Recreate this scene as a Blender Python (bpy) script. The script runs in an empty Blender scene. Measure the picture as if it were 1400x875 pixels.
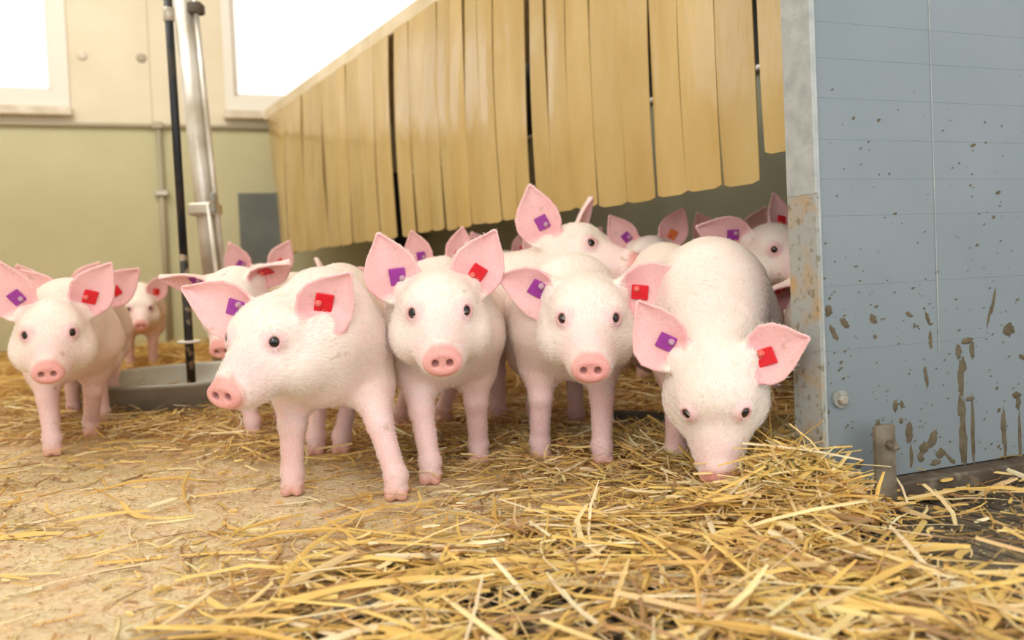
import bpy, math, random
import numpy as np
from mathutils import Matrix, Vector
random.seed(7); rng = np.random.default_rng(7)
C = bpy.context.scene.collection
# ------------------------------------------------------------------ camera
FPX, HC = 1100.0, 0.34
PITCH, ROLL, SHY = math.radians(1.5), math.radians(2.5), -0.0252
cd = bpy.data.cameras.new('camera'); cam = bpy.data.objects.new('camera', cd); C.objects.link(cam)
cd.sensor_width = 36; cd.lens = 36 * FPX / 1400; cd.shift_y = SHY; cd.clip_start = .02
cam.matrix_world = (Matrix.Translation((0, 0, HC)) @ Matrix.Rotation(math.pi/2 - PITCH, 4, 'X')
                    @ Matrix.Rotation(-ROLL, 4, 'Z'))
cd.dof.use_dof = True; cd.dof.focus_distance = 1.22; cd.dof.aperture_fstop = 3.6
bpy.context.scene.camera = cam
CR = np.array(cam.matrix_world.to_3x3()); CO = np.array([0, 0, HC])
def ray(px, py):
    d = CR @ np.array([(px-700)/FPX, -(py-437.5)/FPX + SHY*1400/FPX, -1.0]); return d
def ground(px, py, z=0.0):
    d = ray(px, py); return CO + d*((z-HC)/d[2])
def at(px, py, Y):
    d = ray(px, py); return CO + d*(Y/d[1])
def pxof(p):
    q = CR.T @ (np.asarray(p)-CO); return 700+FPX*q[0]/-q[2], 437.5 - FPX*(q[1]/-q[2]) + SHY*1400
# ------------------------------------------------------------------ world, lights, exposure
w = bpy.data.worlds.new('world'); bpy.context.scene.world = w; w.use_nodes = True
bg = w.node_tree.nodes['Background']; bg.inputs[0].default_value = (1, .985, .965, 1); bg.inputs[1].default_value = 1.7
def area(name, loc, target, size, power, col):
    l = bpy.data.lights.new(name, 'AREA'); l.shape = 'RECTANGLE'; l.size, l.size_y = size; l.energy = power; l.color = col
    o = bpy.data.objects.new(name, l); C.objects.link(o); o.location = loc
    o.rotation_euler = (Vector(target)-Vector(loc)).to_track_quat('-Z', 'Y').to_euler(); return o
area('overhead_fill', (-1.0, -.9, 2.3), (-.1, 1.5, .2), (2.4, 2.0), 31, (1, .98, .965))  # added soft key light over the piglets, no known fixture
area('overhead_fill', (-1.9, 2.7, 2.75), (-1.6, 3.6, 0), (1.6, 1.2), 42, (1, .98, .94))  # added fill that brightens the back wall, not a known lamp
area('creep_fill', (.42, 2.72, 1.2), (.62, 2.95, .3), (.8, .2), 2.6, (1, .95, .86))  # added fill under the lid to brighten the rear board
area('photo_flash', (-.25, -.35, 1.0), (.1, 1.8, .3), (.35, .35), 5, (1, .99, .985))
vs = bpy.context.scene.view_settings
vs.view_transform = 'Standard'; vs.look = 'None'; vs.gamma = 1; vs.exposure = 0.0; vs.use_curve_mapping = False
# ------------------------------------------------------------------ helpers
def srgb(r, g, b):
    f = lambda c: (c/12.92 if c <= .04045 else ((c+.055)/1.055)**2.4)
    return (f(r/255), f(g/255), f(b/255), 1)
def mat(name, col, rough=.6, metal=0, col2=None, nscale=8, bump=0, bscale=60, spec=.5, dist=.002, detail=4,
        trans=0, stretch=(1, 1, 1), lo=.35, hi=.65, third=None):
    m = bpy.data.materials.new(name); m.use_nodes = True; nt = m.node_tree; N = nt.nodes; L = nt.links
    b = N['Principled BSDF']; b.inputs['Base Color'].default_value = col; b.inputs['Roughness'].default_value = rough
    b.inputs['Metallic'].default_value = metal; b.inputs['Specular IOR Level'].default_value = spec
    tc = N.new('ShaderNodeTexCoord'); mp = N.new('ShaderNodeMapping'); mp.inputs['Scale'].default_value = stretch
    L.new(tc.outputs['Object'], mp.inputs[0])
    last = None
    for c2, sc, l_, h_ in ([(col2, nscale, lo, hi)] if col2 else []) + (third or []):
        n = N.new('ShaderNodeTexNoise'); n.inputs['Scale'].default_value = sc; n.inputs['Detail'].default_value = detail
        L.new(mp.outputs[0], n.inputs['Vector'])
        r = N.new('ShaderNodeMapRange'); r.inputs['From Min'].default_value = l_; r.inputs['From Max'].default_value = h_
        L.new(n.outputs['Fac'], r.inputs['Value'])
        mx = N.new('ShaderNodeMix'); mx.data_type = 'RGBA'; mx.inputs[7].default_value = c2
        if last is None: mx.inputs[6].default_value = col
        else: L.new(last, mx.inputs[6])
        L.new(r.outputs[0], mx.inputs[0]); last = mx.outputs[2]
    if last is not None: L.new(last, b.inputs['Base Color'])
    if bump:
        n = N.new('ShaderNodeTexNoise'); n.inputs['Scale'].default_value = bscale; n.inputs['Detail'].default_value = 5
        L.new(mp.outputs[0], n.inputs['Vector'])
        bm = N.new('ShaderNodeBump'); bm.inputs['Strength'].default_value = bump; bm.inputs['Distance'].default_value = dist
        L.new(n.outputs['Fac'], bm.inputs['Height']); L.new(bm.outputs[0], b.inputs['Normal'])
    if trans:
        t = N.new('ShaderNodeBsdfTranslucent'); t.inputs[0].default_value = col
        if last is not None: L.new(last, t.inputs[0])
        ms = N.new('ShaderNodeMixShader'); ms.inputs[0].default_value = trans
        L.new(b.outputs[0], ms.inputs[1]); L.new(t.outputs[0], ms.inputs[2]); L.new(ms.outputs[0], N['Material Output'].inputs[0])
    return m
def tag(o, label=None, cat=None, group=None, kind=None):
    if label: o['label'] = label
    if cat: o['category'] = cat
    if group: o['group'] = group
    if kind: o['kind'] = kind
    return o
def empty(name, loc=(0, 0, 0), rz=0):
    o = bpy.data.objects.new(name, None); C.objects.link(o); o.location = loc; o.rotation_euler = (0, 0, rz)
    o.empty_display_size = .05; return o
def mesh(name, v, f, m, parent=None, smooth=False):
    me = bpy.data.meshes.new(name); me.from_pydata([tuple(map(float, p)) for p in v], [], f); me.materials.append(m)
    if smooth: me.shade_smooth()
    me.update(); o = bpy.data.objects.new(name, me); C.objects.link(o)
    if parent: o.parent = parent
    return o
def fastmesh(name, v, quads, m, parent=None, smooth=True, col=None):
    me = bpy.data.meshes.new(name); nv, nf = len(v), len(quads)
    me.vertices.add(nv); me.vertices.foreach_set('co', np.asarray(v, np.float32).ravel())
    me.loops.add(nf*4); me.loops.foreach_set('vertex_index', np.asarray(quads, np.int32).ravel())
    me.polygons.add(nf); me.polygons.foreach_set('loop_start', np.arange(0, nf*4, 4, dtype=np.int32))
    me.polygons.foreach_set('use_smooth', np.full(nf, smooth)); me.update(calc_edges=True)
    if col is not None:
        a = me.color_attributes.new('Col', 'FLOAT_COLOR', 'POINT')
        a.data.foreach_set('color', np.concatenate([col, np.ones((nv, 1))], 1).astype(np.float32).ravel())
    me.materials.append(m); me.validate(); o = bpy.data.objects.new(name, me); C.objects.link(o)
    if parent: o.parent = parent
    return o
class MB:
    def __init__(s): s.v = []; s.f = []
    def box(s, c, d, ax=None, bev=0):
        ax = np.eye(3) if ax is None else np.asarray(ax); n = len(s.v); c = np.asarray(c, float)
        if bev <= 0:
            for z in (-1, 1):
                for x, y in ((-1, -1), (1, -1), (1, 1), (-1, 1)):
                    s.v.append(c + ax[0]*x*d[0]/2 + ax[1]*y*d[1]/2 + ax[2]*z*d[2]/2)
            s.f += [(n+3, n+2, n+1, n), (n+4, n+5, n+6, n+7)] + [(n+i, n+(i+1) % 4, n+4+(i+1) % 4, n+4+i) for i in range(4)]
        else:
            rings = []
            for z, k in ((-1, 1), (-1+2*bev/d[2], 0), (1-2*bev/d[2], 0), (1, 1)):
                r = []
                hx, hy = d[0]/2-k*bev, d[1]/2-k*bev; b = bev*.99
                for x, y in ((-hx, -hy+b), (-hx+b, -hy), (hx-b, -hy), (hx, -hy+b), (hx, hy-b), (hx-b, hy), (-hx+b, hy), (-hx, hy-b)):
                    r.append(len(s.v)); s.v.append(c + ax[0]*x + ax[1]*y + ax[2]*z*d[2]/2)
                rings.append(r)
            s.f.append(tuple(rings[0][::-1])); s.f.append(tuple(rings[-1]))
            for a, b2 in zip(rings, rings[1:]):
                s.f += [(a[i], a[(i+1) % 8], b2[(i+1) % 8], b2[i]) for i in range(8)]
        return s
    def tube(s, pts, r, n=12, cap=True, flat=1.0):
        pts = [np.asarray(p, float) for p in pts]; rr = r if hasattr(r, '__len__') else [r]*len(pts); rings = []
        prev = None
        for i, p in enumerate(pts):
            t = pts[min(i+1, len(pts)-1)]-pts[max(i-1, 0)]; t = t/(np.linalg.norm(t)+1e-12)
            if prev is None: prev = np.array([1., 0, 0]) if abs(t[0]) < .8 else np.array([0, 1., 0])
            a = prev - t*(prev@t); a /= np.linalg.norm(a); prev = a; b = np.cross(t, a); ring = []
            for k in range(n):
                an = 2*math.pi*k/n; ring.append(len(s.v)); s.v.append(p + rr[i]*(a*math.cos(an) + b*math.sin(an)*flat))
            rings.append(ring)
        for a, b in zip(rings, rings[1:]): s.f += [(a[k], a[(k+1) % n], b[(k+1) % n], b[k]) for k in range(n)]
        if cap: s.f += [tuple(rings[0][::-1]), tuple(rings[-1])]
        return s
    def lathe(s, prof, c=(0, 0, 0), n=48, ax=None):
        ax = np.eye(3) if ax is None else np.asarray(ax); c = np.asarray(c, float); rings = []
        for r, z in prof:
            rings.append([len(s.v)+k for k in range(n)])
            for k in range(n):
                an = 2*math.pi*k/n; s.v.append(c + ax[0]*r*math.cos(an) + ax[1]*r*math.sin(an) + ax[2]*z)
        for a, b in zip(rings, rings[1:]): s.f += [(a[k], a[(k+1) % n], b[(k+1) % n], b[k]) for k in range(n)]
        return s
    def build(s, name, m, parent=None, smooth=False): return mesh(name, s.v, s.f, m, parent, smooth)
def unit(v): v = np.asarray(v, float); return v/np.linalg.norm(v)
UP = np.array([0, 0, 1.])
# ------------------------------------------------------------------ materials
M = dict(
    wall_low=mat('wall_low', srgb(203, 198, 160), .8, col2=srgb(196, 191, 152), nscale=2.5, bump=.2, bscale=30),
    wall_up=mat('wall_up', srgb(230, 220, 196), .75, col2=srgb(222, 211, 184), nscale=3),
    frame=mat('frame', srgb(232, 226, 214), .5), sill=mat('sill', srgb(226, 216, 198), .5, col2=srgb(205, 192, 168), nscale=12),
    conduit=mat('conduit', srgb(176, 166, 142), .5), darkmetal=mat('darkmetal', srgb(34, 38, 44), .45, .3, col2=srgb(70, 62, 54), nscale=14, lo=.5, hi=.8),
    steel=mat('steel', srgb(214, 211, 204), .34, .35, col2=srgb(182, 174, 158), nscale=9, bump=.1),
    greyboard=mat('greyboard', srgb(118, 124, 118), .7, col2=srgb(104, 108, 102), nscale=4),
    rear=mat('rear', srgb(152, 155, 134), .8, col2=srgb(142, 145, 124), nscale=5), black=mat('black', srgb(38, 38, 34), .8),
    lid=mat('lid', srgb(226, 212, 184), .5, col2=srgb(205, 188, 152), nscale=5),
    rod=mat('rod', srgb(245, 243, 235), .4),
    strip=mat('strip', srgb(212, 184, 122), .17, col2=srgb(198, 166, 100), nscale=4, bump=.6, bscale=5, dist=.02, spec=.8, trans=.15, stretch=(1.6, 1.6, .5)),
    door=mat('door', srgb(128, 138, 144), .5, col2=srgb(119, 130, 136), nscale=3, bump=.1, bscale=120, spec=.35),
    galv=mat('galv', srgb(150, 154, 152), .6, .15, col2=srgb(166, 140, 100), nscale=26, bump=.5, bscale=150, lo=.5, hi=.72, third=[(srgb(120, 112, 92), 90, .55, .7)]),
    galvtop=mat('galvtop', srgb(168, 173, 172), .55, .15, col2=srgb(150, 156, 156), nscale=40, bump=.5, bscale=180),
    rust=mat('rust', srgb(96, 88, 78), .85, .1, col2=srgb(74, 58, 46), nscale=18, bump=.6, bscale=120, third=[(srgb(132, 124, 110), 40, .55, .75)]),
    post=mat('post', srgb(134, 126, 112), .75, .1, col2=srgb(98, 88, 72), nscale=30, bump=.6, bscale=130),
    mud=mat('mud', srgb(86, 76, 56), .9, bump=.6, bscale=150, col2=srgb(104, 96, 78), nscale=60),
    bowl=mat('bowl', srgb(172, 170, 162), .42, .3, col2=srgb(150, 146, 136), nscale=9, bump=.3, bscale=80, third=[(srgb(160, 156, 146), 60, .55, .8)]),
    feed=mat('feed', srgb(176, 140, 88), .9, bump=1, bscale=90, col2=srgb(140, 110, 70), nscale=60),
    floor=mat('floor', srgb(214, 192, 156), .85, col2=srgb(196, 168, 124), nscale=9, bump=.8, bscale=55, dist=.004, third=[(srgb(226, 212, 186), 4.5, .5, .7), (srgb(150, 126, 92), 120, .56, .72)]),
    floor2=mat('floor2', srgb(184, 142, 72), .9, col2=srgb(150, 112, 56), nscale=30, bump=1, bscale=90, dist=.01, third=[(srgb(206, 168, 92), 60, .5, .75)]),
    bar=mat('bar', srgb(120, 112, 98), .75, .1, col2=srgb(84, 76, 64), nscale=25, bump=.8, bscale=110, third=[(srgb(164, 150, 122), 50, .55, .75)]),
    pit=mat('pit', srgb(24, 21, 18), .95), hose=mat('hose', srgb(92, 90, 76), .8, col2=srgb(66, 64, 54), nscale=30, bump=.5, bscale=80),
    purple=mat('purple', srgb(150, 52, 150), .4, bump=.5, bscale=320, dist=.001), red=mat('red', srgb(214, 22, 40), .4, bump=.5, bscale=320, dist=.001),
    stud=mat('stud', srgb(186, 150, 172), .45), redstud=mat('redstud', srgb(226, 110, 100), .4), orange=mat('orange', srgb(222, 120, 50), .4),
)
def objvar(m, amt, coat=0):
    nt = m.node_tree; N = nt.nodes; L = nt.links; b = N['Principled BSDF']; src = b.inputs['Base Color'].links[0].from_socket
    oi = N.new('ShaderNodeObjectInfo'); r = N.new('ShaderNodeMapRange'); r.inputs[3].default_value = 1-amt; r.inputs[4].default_value = 1+amt
    hs_ = N.new('ShaderNodeHueSaturation'); L.new(oi.outputs['Random'], r.inputs[0]); L.new(r.outputs[0], hs_.inputs['Value']); L.new(src, hs_.inputs['Color']); L.new(hs_.outputs[0], b.inputs['Base Color'])
    b.inputs['Coat Weight'].default_value = coat; b.inputs['Coat Roughness'].default_value = .1
objvar(M['strip'], .07, .6); objvar(M['bar'], .12)
def vcolmat(name, rough, sss=0, trans=0, noise=0, spec=.4, bump=0, bscale=400, dist=.001, spots=False):
    m = bpy.data.materials.new(name); m.use_nodes = True; nt = m.node_tree; N = nt.nodes; L = nt.links; b = N['Principled BSDF']
    a = N.new('ShaderNodeAttribute'); a.attribute_name = 'Col'; src = a.outputs['Color']
    tc = N.new('ShaderNodeTexCoord')
    if noise:
        n = N.new('ShaderNodeTexNoise'); n.inputs['Scale'].default_value = 22; n.inputs['Detail'].default_value = 6; L.new(tc.outputs['Object'], n.inputs['Vector'])
        r = N.new('ShaderNodeMapRange'); r.inputs[1].default_value = .3; r.inputs[2].default_value = .7; r.inputs[3].default_value = 1-noise; r.inputs[4].default_value = 1+noise*.4
        L.new(n.outputs['Fac'], r.inputs[0]); mx = N.new('ShaderNodeMix'); mx.data_type = 'RGBA'; mx.blend_type = 'MULTIPLY'; mx.inputs[0].default_value = 1
        cb = N.new('ShaderNodeCombineColor'); cb.inputs[0].default_value = 1
        L.new(r.outputs[0], cb.inputs[1]); L.new(r.outputs[0], cb.inputs[2]); L.new(src, mx.inputs[6]); L.new(cb.outputs[0], mx.inputs[7]); src = mx.outputs[2]
    if spots:
        n = N.new('ShaderNodeTexNoise'); n.inputs['Scale'].default_value = 420; n.inputs['Detail'].default_value = 2; L.new(tc.outputs['Object'], n.inputs['Vector'])
        r = N.new('ShaderNodeMapRange'); r.inputs[1].default_value = .3; r.inputs[2].default_value = .7; r.inputs[3].default_value = .89; r.inputs[4].default_value = 1.05; L.new(n.outputs['Fac'], r.inputs[0])
        mx = N.new('ShaderNodeVectorMath'); mx.operation = 'SCALE'; L.new(src, mx.inputs[0]); L.new(r.outputs[0], mx.inputs['Scale']); src = mx.outputs[0]
        n = N.new('ShaderNodeTexNoise'); n.inputs['Scale'].default_value = 46; n.inputs['Detail'].default_value = 3; L.new(tc.outputs['Object'], n.inputs['Vector'])
        r = N.new('ShaderNodeMapRange'); r.inputs[1].default_value = .66; r.inputs[2].default_value = .76; r.inputs[4].default_value = .5; L.new(n.outputs['Fac'], r.inputs[0])
        mx = N.new('ShaderNodeMix'); mx.data_type = 'RGBA'; mx.inputs[7].default_value = srgb(170, 140, 100); L.new(r.outputs[0], mx.inputs[0]); L.new(src, mx.inputs[6]); src = mx.outputs[2]
    L.new(src, b.inputs['Base Color']); b.inputs['Roughness'].default_value = rough; b.inputs['Specular IOR Level'].default_value = spec
    if sss:
        b.inputs['Subsurface Weight'].default_value = sss; b.inputs['Subsurface Radius'].default_value = (1, .35, .22); b.inputs['Subsurface Scale'].default_value = .006
    if bump:
        n = N.new('ShaderNodeTexNoise'); n.inputs['Scale'].default_value = bscale; n.inputs['Detail'].default_value = 4; L.new(tc.outputs['Object'], n.inputs['Vector'])
        bm = N.new('ShaderNodeBump'); bm.inputs['Strength'].default_value = bump; bm.inputs['Distance'].default_value = dist
        L.new(n.outputs['Fac'], bm.inputs['Height']); L.new(bm.outputs[0], b.inputs['Normal'])
    if trans:
        t = N.new('ShaderNodeBsdfTranslucent'); L.new(src, t.inputs[0]); ms = N.new('ShaderNodeMixShader'); ms.inputs[0].default_value = trans
        L.new(b.outputs[0], ms.inputs[1]); L.new(t.outputs[0], ms.inputs[2]); L.new(ms.outputs[0], N['Material Output'].inputs[0])
    return m
M['skin'] = vcolmat('skin', .55, sss=.15, noise=.07, bump=.6, bscale=380, dist=.0016, spots=True)
M['litter'] = vcolmat('litter', .9, noise=.10, bump=1, bscale=130, dist=.004)
M['straw'] = vcolmat('straw', .5, trans=.2, noise=.12, spec=.5)
M['eye'] = vcolmat('eye', .06, spec=.7)
M['hair'] = mat('hair', srgb(246, 240, 235), .45, trans=.15)
# ================================================================== SETTING
LA, LB = ground(300, 858), ground(1190, 688)          # edge between concrete and slatted floor
ld = unit(LB-LA); ln = np.array([ld[1], -ld[0], 0])      # ln points to the camera side
LA0 = LA - ld*1.6; LB0 = LA + ld*3.2
DP0 = at(1130, 660, 1.09)
# floor
far = -ln
v = [LA0, LB0, LB0+far*7, LA0+far*9 + np.array([-4, 0, 0])]; v = [p*[1, 1, 0] for p in v]
# subdivided floor with gentle mound of trodden litter
def mound(x, y):
    h = .050*np.exp(-(((x-.368)/.072)**2 + ((y-1.07)/.06)**2)) + .035*np.exp(-(((x-.40)/.07)**2 + ((y-1.22)/.09)**2))
    c = ground(900, 640); h = h + .012*np.exp(-(((x-c[0])/.3)**2 + ((y-c[1]-.12)/.2)**2))
    return h
mb = MB(); mb.box((LA*[1, 1, 0]) + ld*.6 + far*3.5 + [0, 0, -.05], (9, 7.0, .1), [ld, far, UP])
tag(mb.build('floor', M['floor']), kind='structure')
# straw-covered trodden layer (irregular low sheet with geometry height)
nx, ny = 300, 260
gx = np.linspace(-3.2, 1.9, nx); gy = np.concatenate([np.linspace(.62, 2.4, 180), np.linspace(2.42, 4.7, 80)]); X, Y = np.meshgrid(gx, gy, indexing='ij')
def noise2(x, y, s, seed):
    r = np.random.default_rng(seed); o = 0
    for k in range(6):
        a = r.uniform(0, 2*math.pi); f = s*(1+.6*k); o = o + np.sin((x*math.cos(a)+y*math.sin(a))*f + r.uniform(0, 6))/(1+.5*k)
    return o/3
# signed distance from the bare patch
def bare(x, y):
    """1 = bare concrete, 0 = littered"""
    q = np.clip((1.62 - .02 + .25*np.clip(-x-.5, 0, 2) - .55*np.clip(x+.25, -.3, 1) - y)/.28 + .5*noise2(x, y, 9, 3), 0, 1)
    q2 = np.clip((.22-x)/.2, 0, 1)
    return q*q2
def side(x, y): return (x-LA[0])*ln[0] + (y-LA[1])*ln[1]     # >0 slats
B_ = bare(X, Y); S_ = side(X, Y)
Z = .004 + .010*(1-B_)*(.6+.5*noise2(X, Y, 30, 5)) + mound(X, Y) + .0015*noise2(X, Y, 60, 8) - .05*np.clip((S_+.012)*60, 0, 1)*(mound(X, Y) < .004)
idx = np.arange(nx*ny).reshape(nx, ny); q = np.stack([idx[:-1, :-1], idx[1:, :-1], idx[1:, 1:], idx[:-1, 1:]], -1).reshape(-1, 4)
ctr_ = np.stack([X, Y], -1).reshape(-1, 2)[q].mean(1); q = q[(side(ctr_[:, 0], ctr_[:, 1]) < .002) | (mound(ctr_[:, 0], ctr_[:, 1]) > .004)]; ctr_ = np.stack([X, Y], -1).reshape(-1, 2)[q].mean(1)
Wq0, Wq1 = at(0, 300, 4.5)[:2], at(350, 300, 4.95)[:2]; wq_ = (Wq1-Wq0)/np.linalg.norm(Wq1-Wq0); q = q[(((ctr_-Wq0)@np.array([wq_[1], -wq_[0]])) > .02) & ((ctr_-Wq0)@wq_ > -.70)]
tanc = np.array(srgb(222, 206, 172)[:3]); golc = np.array(srgb(176, 132, 70)[:3]); t_ = np.clip(B_+.25*noise2(X, Y, 14, 11)*B_, 0, 1)[..., None]
lcol = (tanc*t_ + golc*(1-t_))*(1+.10*noise2(X, Y, 45, 12))[..., None]
litter = fastmesh('straw_litter', np.stack([X, Y, Z], -1).reshape(-1, 3), q, M['litter'], None, True, lcol.reshape(-1, 3))
tag(litter, 'trodden golden straw and chaff spread over the pen floor under the piglets', 'straw', kind='stuff')
# slatted floor: separate bars over a dark pit
sl = empty('slatted_floor', tuple(LA)); tag(sl, kind='structure')
L0 = LA*[1, 1, 0]; bd = unit(ln)
bar0 = None; pitch = .0235
bw, bl = .0125, 1.0
for i in range(-26, 66):
    if bar0 is None:
        b_ = MB(); n = 0
        b_.box((0, bl/2, -.008), (bw, bl, .016), bev=.003); bo = b_.build('slat_bar', M['bar'], sl); bar0 = bo
    else:
        bo = bar0.copy(); C.objects.link(bo); bo.parent = sl
    p = ld*(i*pitch) + bd*.014
    bo.location = (p[0], p[1], -.001+random.uniform(-.0015, .001)); bo.rotation_euler = (0, 0, math.atan2(-bd[0], bd[1])+random.uniform(-.004, .004))
for k, dd in enumerate((.12, .36, .6, .84)):
    p = ld*(20*pitch)+bd*dd; MB().box((p[0], p[1], -.024), (2.3, .012, .014), [ld, bd, UP]).build('cross_bar', M['bar'], sl)
MB().box(L0+ld*.4+bd*.5+[0, 0, -.16], (4.0, 1.2, .02), [ld, bd, UP]).build('pit_bottom', M['pit'], None)['kind'] = 'structure'
tag(MB().box(L0+ld*.4+bd*.006+[0, 0, -.006], (2.6, .006, .013), [ld, bd, UP]).build('trim_1', M['steel']), kind='structure')
tag(MB().box(L0+ld*.4-bd*.0+[0, 0, -.1], (4.0, .008, .17), [ld, bd, UP]).build('trim_2', M['pit']), kind='structure')
# ---- back wall with two windows
W0 = at(0, 300, 4.5)*[1, 1, 0]; W1 = at(350, 300, 4.95)*[1, 1, 0]; wd = unit(W1-W0); wn = np.array([wd[1], -wd[0], 0])  # wn toward the camera
def onwall(px, py, off=0.0):
    d = ray(px, py); P = W0+wn*off; t = ((P-CO)@wn)/(d@wn); p = CO+d*t; return (p-P)@wd, p[2]
def wallpt(t, z, off=0.0): return W0 + wd*t + UP*z + wn*off
AXW = [wd, wn, UP]
def wbox(mb_, t0, t1, z0, z1, o0, o1): return mb_.box(wallpt((t0+t1)/2, (z0+z1)/2, (o0+o1)/2), (t1-t0, abs(o1-o0), z1-z0), AXW)
zb = onwall(150, 172)[1]
wl_t1, wl_z = onwall(72, 124); wr_t0, wr_z = onwall(320, 131)
wl_t0 = wl_t1-1.25; wr_t1 = wr_t0+1.35; ztop = wl_z+1.15; TT0, TT1 = -3.2, 5.2
mb = MB(); wbox(mb, TT0, TT1, -.05, zb, -.18, 0); tag(mb.build('wall_back_lower', M['wall_low']), kind='structure')
mb = MB(); F_ = .085
zz = zb; wbox(mb, TT0, wl_t0-F_, zz, 3, -.18, -.005)
tq, _ = onwall(203, 60)
wbox(mb, wl_t1+F_, tq-.003, zz, 3, -.18, -.005); wbox(mb, tq+.003, wr_t0-F_*.6, zz, 3, -.18, -.005); wbox(mb, tq-.004, tq+.004, zz, 3, -.18, -.012)
wbox(mb, wr_t1+F_, TT1, zz, 3, -.18, -.005)
for a, b in ((wl_t0-F_, wl_t1+F_), (wr_t0-F_*.6, wr_t1+F_)):
    wbox(mb, a, b, ztop+F_, 3, -.18, -.005)
wbox(mb, wl_t0-F_, wl_t1+F_, zz, wl_z-.10, -.18, -.005); wbox(mb, wr_t0-F_*.6, wr_t1+F_, zz, wr_z-.10, -.18, -.005)
tag(mb.build('wall_back', M['wall_up']), kind='structure')
gl = bpy.data.materials.new('glass'); gl.use_nodes = True; N = gl.node_tree.nodes; N.clear(); Lk = gl.node_tree.links
o_ = N.new('ShaderNodeOutputMaterial'); t_ = N.new('ShaderNodeBsdfTransparent'); g_ = N.new('ShaderNodeBsdfGlossy'); g_.inputs['Roughness'].default_value = .02
mx_ = N.new('ShaderNodeMixShader'); mx_.inputs[0].default_value = .06; Lk.new(t_.outputs[0], mx_.inputs[1]); Lk.new(g_.outputs[0], mx_.inputs[2]); Lk.new(mx_.outputs[0], o_.inputs[0])
for k, (t0, t1, z0) in enumerate(((wl_t0, wl_t1, wl_z), (wr_t0, wr_t1, wr_z))):
    r = empty('window_%d' % (k+1), tuple(wallpt((t0+t1)/2, z0))); tag(r, kind='structure'); inv = np.array(r.location)
    fl = F_ if k == 0 else F_*.6
    for nm, a in (('window_frame', (t1, t1+F_ if k == 0 else t1+F_, z0-.10, ztop+F_)), ('window_frame', (t0-fl, t0, z0-.10, ztop+F_)),
                  ('window_frame', (t0, t1, z0-.10, z0)), ('window_frame', (t0, t1, ztop, ztop+F_))):
        m_ = MB(); wbox(m_, *a, -.12, .012); ob = m_.build(nm, M['frame'], r); ob.location = -inv
    m_ = MB(); wbox(m_, t1-.028 if k == 0 else t0, t1 if k == 0 else t0+.028, z0, ztop, -.1, -.04); wbox(m_, t0, t1, z0, z0+.022, -.1, -.04)
    ob = m_.build('sash', M['frame'], r); ob.location = -inv
    m_ = MB(); m_.box(wallpt((t0+t1)/2, z0-.125, .03), (t1-t0+2*fl+.03, .09, .05), AXW, bev=.006); ob = m_.build('window_sill', M['sill'], r); ob.location = -inv
    m_ = MB(); wbox(m_, t0, t1, z0, ztop, -.075, -.07); ob = m_.build('glass_pane', gl, r); ob.location = -inv
# left wall, outside the frame, with the windows whose light glances off the curtains
lw0 = W0 - wd*.75; lwd = -np.array([wn[0]*-1, wn[1]*-1, 0]); AXL = [lwd, wd, UP]
def lbox(mb_, t0, t1, z0, z1): return mb_.box(lw0 + lwd*(t0+t1)/2 - wd*.09 + UP*(z0+z1)/2, (t1-t0, .18, z1-z0), AXL)
mb = MB(); lbox(mb, 0, 5.2, 0, 1.25); lbox(mb, 0, 5.2, 2.35, 2.9)
for a in (0, 1.45, 2.9, 4.35): lbox(mb, a, a+(.45 if a else .3), 1.25, 2.35)
tag(mb.build('wall_left', M['wall_up']), kind='structure')
cb = MB(); cb.box((-.3, 1.2, 2.95), (9.0, 9.6, .1)); tag(cb.build('ceiling', M['wall_up']), kind='structure')
# conduit runs
cr = empty('wall_conduit', tuple(W0)); tag(cr, 'pale thin conduit running level along the back wall with one drop', 'conduit')
def rel(ob, r): ob.location = -np.array(r.location); return ob
rel(MB().tube([wallpt(TT0, zb, .02), wallpt(TT1-2, zb, .02)], .013).build('level_pipe', M['conduit'], cr, True), cr)
tv = onwall(218, 200)[0]
rel(MB().tube([wallpt(tv, zb-.01, .025), wallpt(tv, .02, .025)], .017).build('drop_pipe', M['conduit'], cr, True), cr)
zc = onwall(222, 265)[1]
m_ = MB(); m_.box(wallpt(tv, zc, .03), (.075, .05, .035), AXW, bev=.006); rel(m_.build('bracket', M['steel'], cr), cr)
m_ = MB(); m_.box(wallpt(tv, zb, .03), (.06, .05, .04), AXW, bev=.006); rel(m_.build('junction', M['conduit'], cr), cr)
for px, py, nm, lab in ((112, 76, 'round_plug', 'small pale round plug on the cream wall beside the left window'), (193, 79, 'round_plug', 'darker round plug near the wall seam between the windows')):
    t, z = onwall(px, py); m_ = MB().lathe([(0, .014), (.02, .014), (.026, .008), (.028, 0)], wallpt(t, z, -.005), 20, [wd, UP, wn]); tag(m_.build(nm, M['sill' if px < 150 else 'conduit'], None, True), lab, 'plug')
# grey board leaning on wall and dark board beneath the cover's far end
def wallboard(name, a, b, m_, lab, off=(.004, .03)):
    (t0, z1), (t1, _) = onwall(*a), onwall(*b); mb_ = MB(); wbox(mb_, t0, t1, 0, z1, *off); return tag(mb_.build(name, m_), lab, 'board')
wallboard('wall_board', (325, 265), (384, 265), M['greyboard'], 'small grey board against the back wall left of the curtain')
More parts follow.
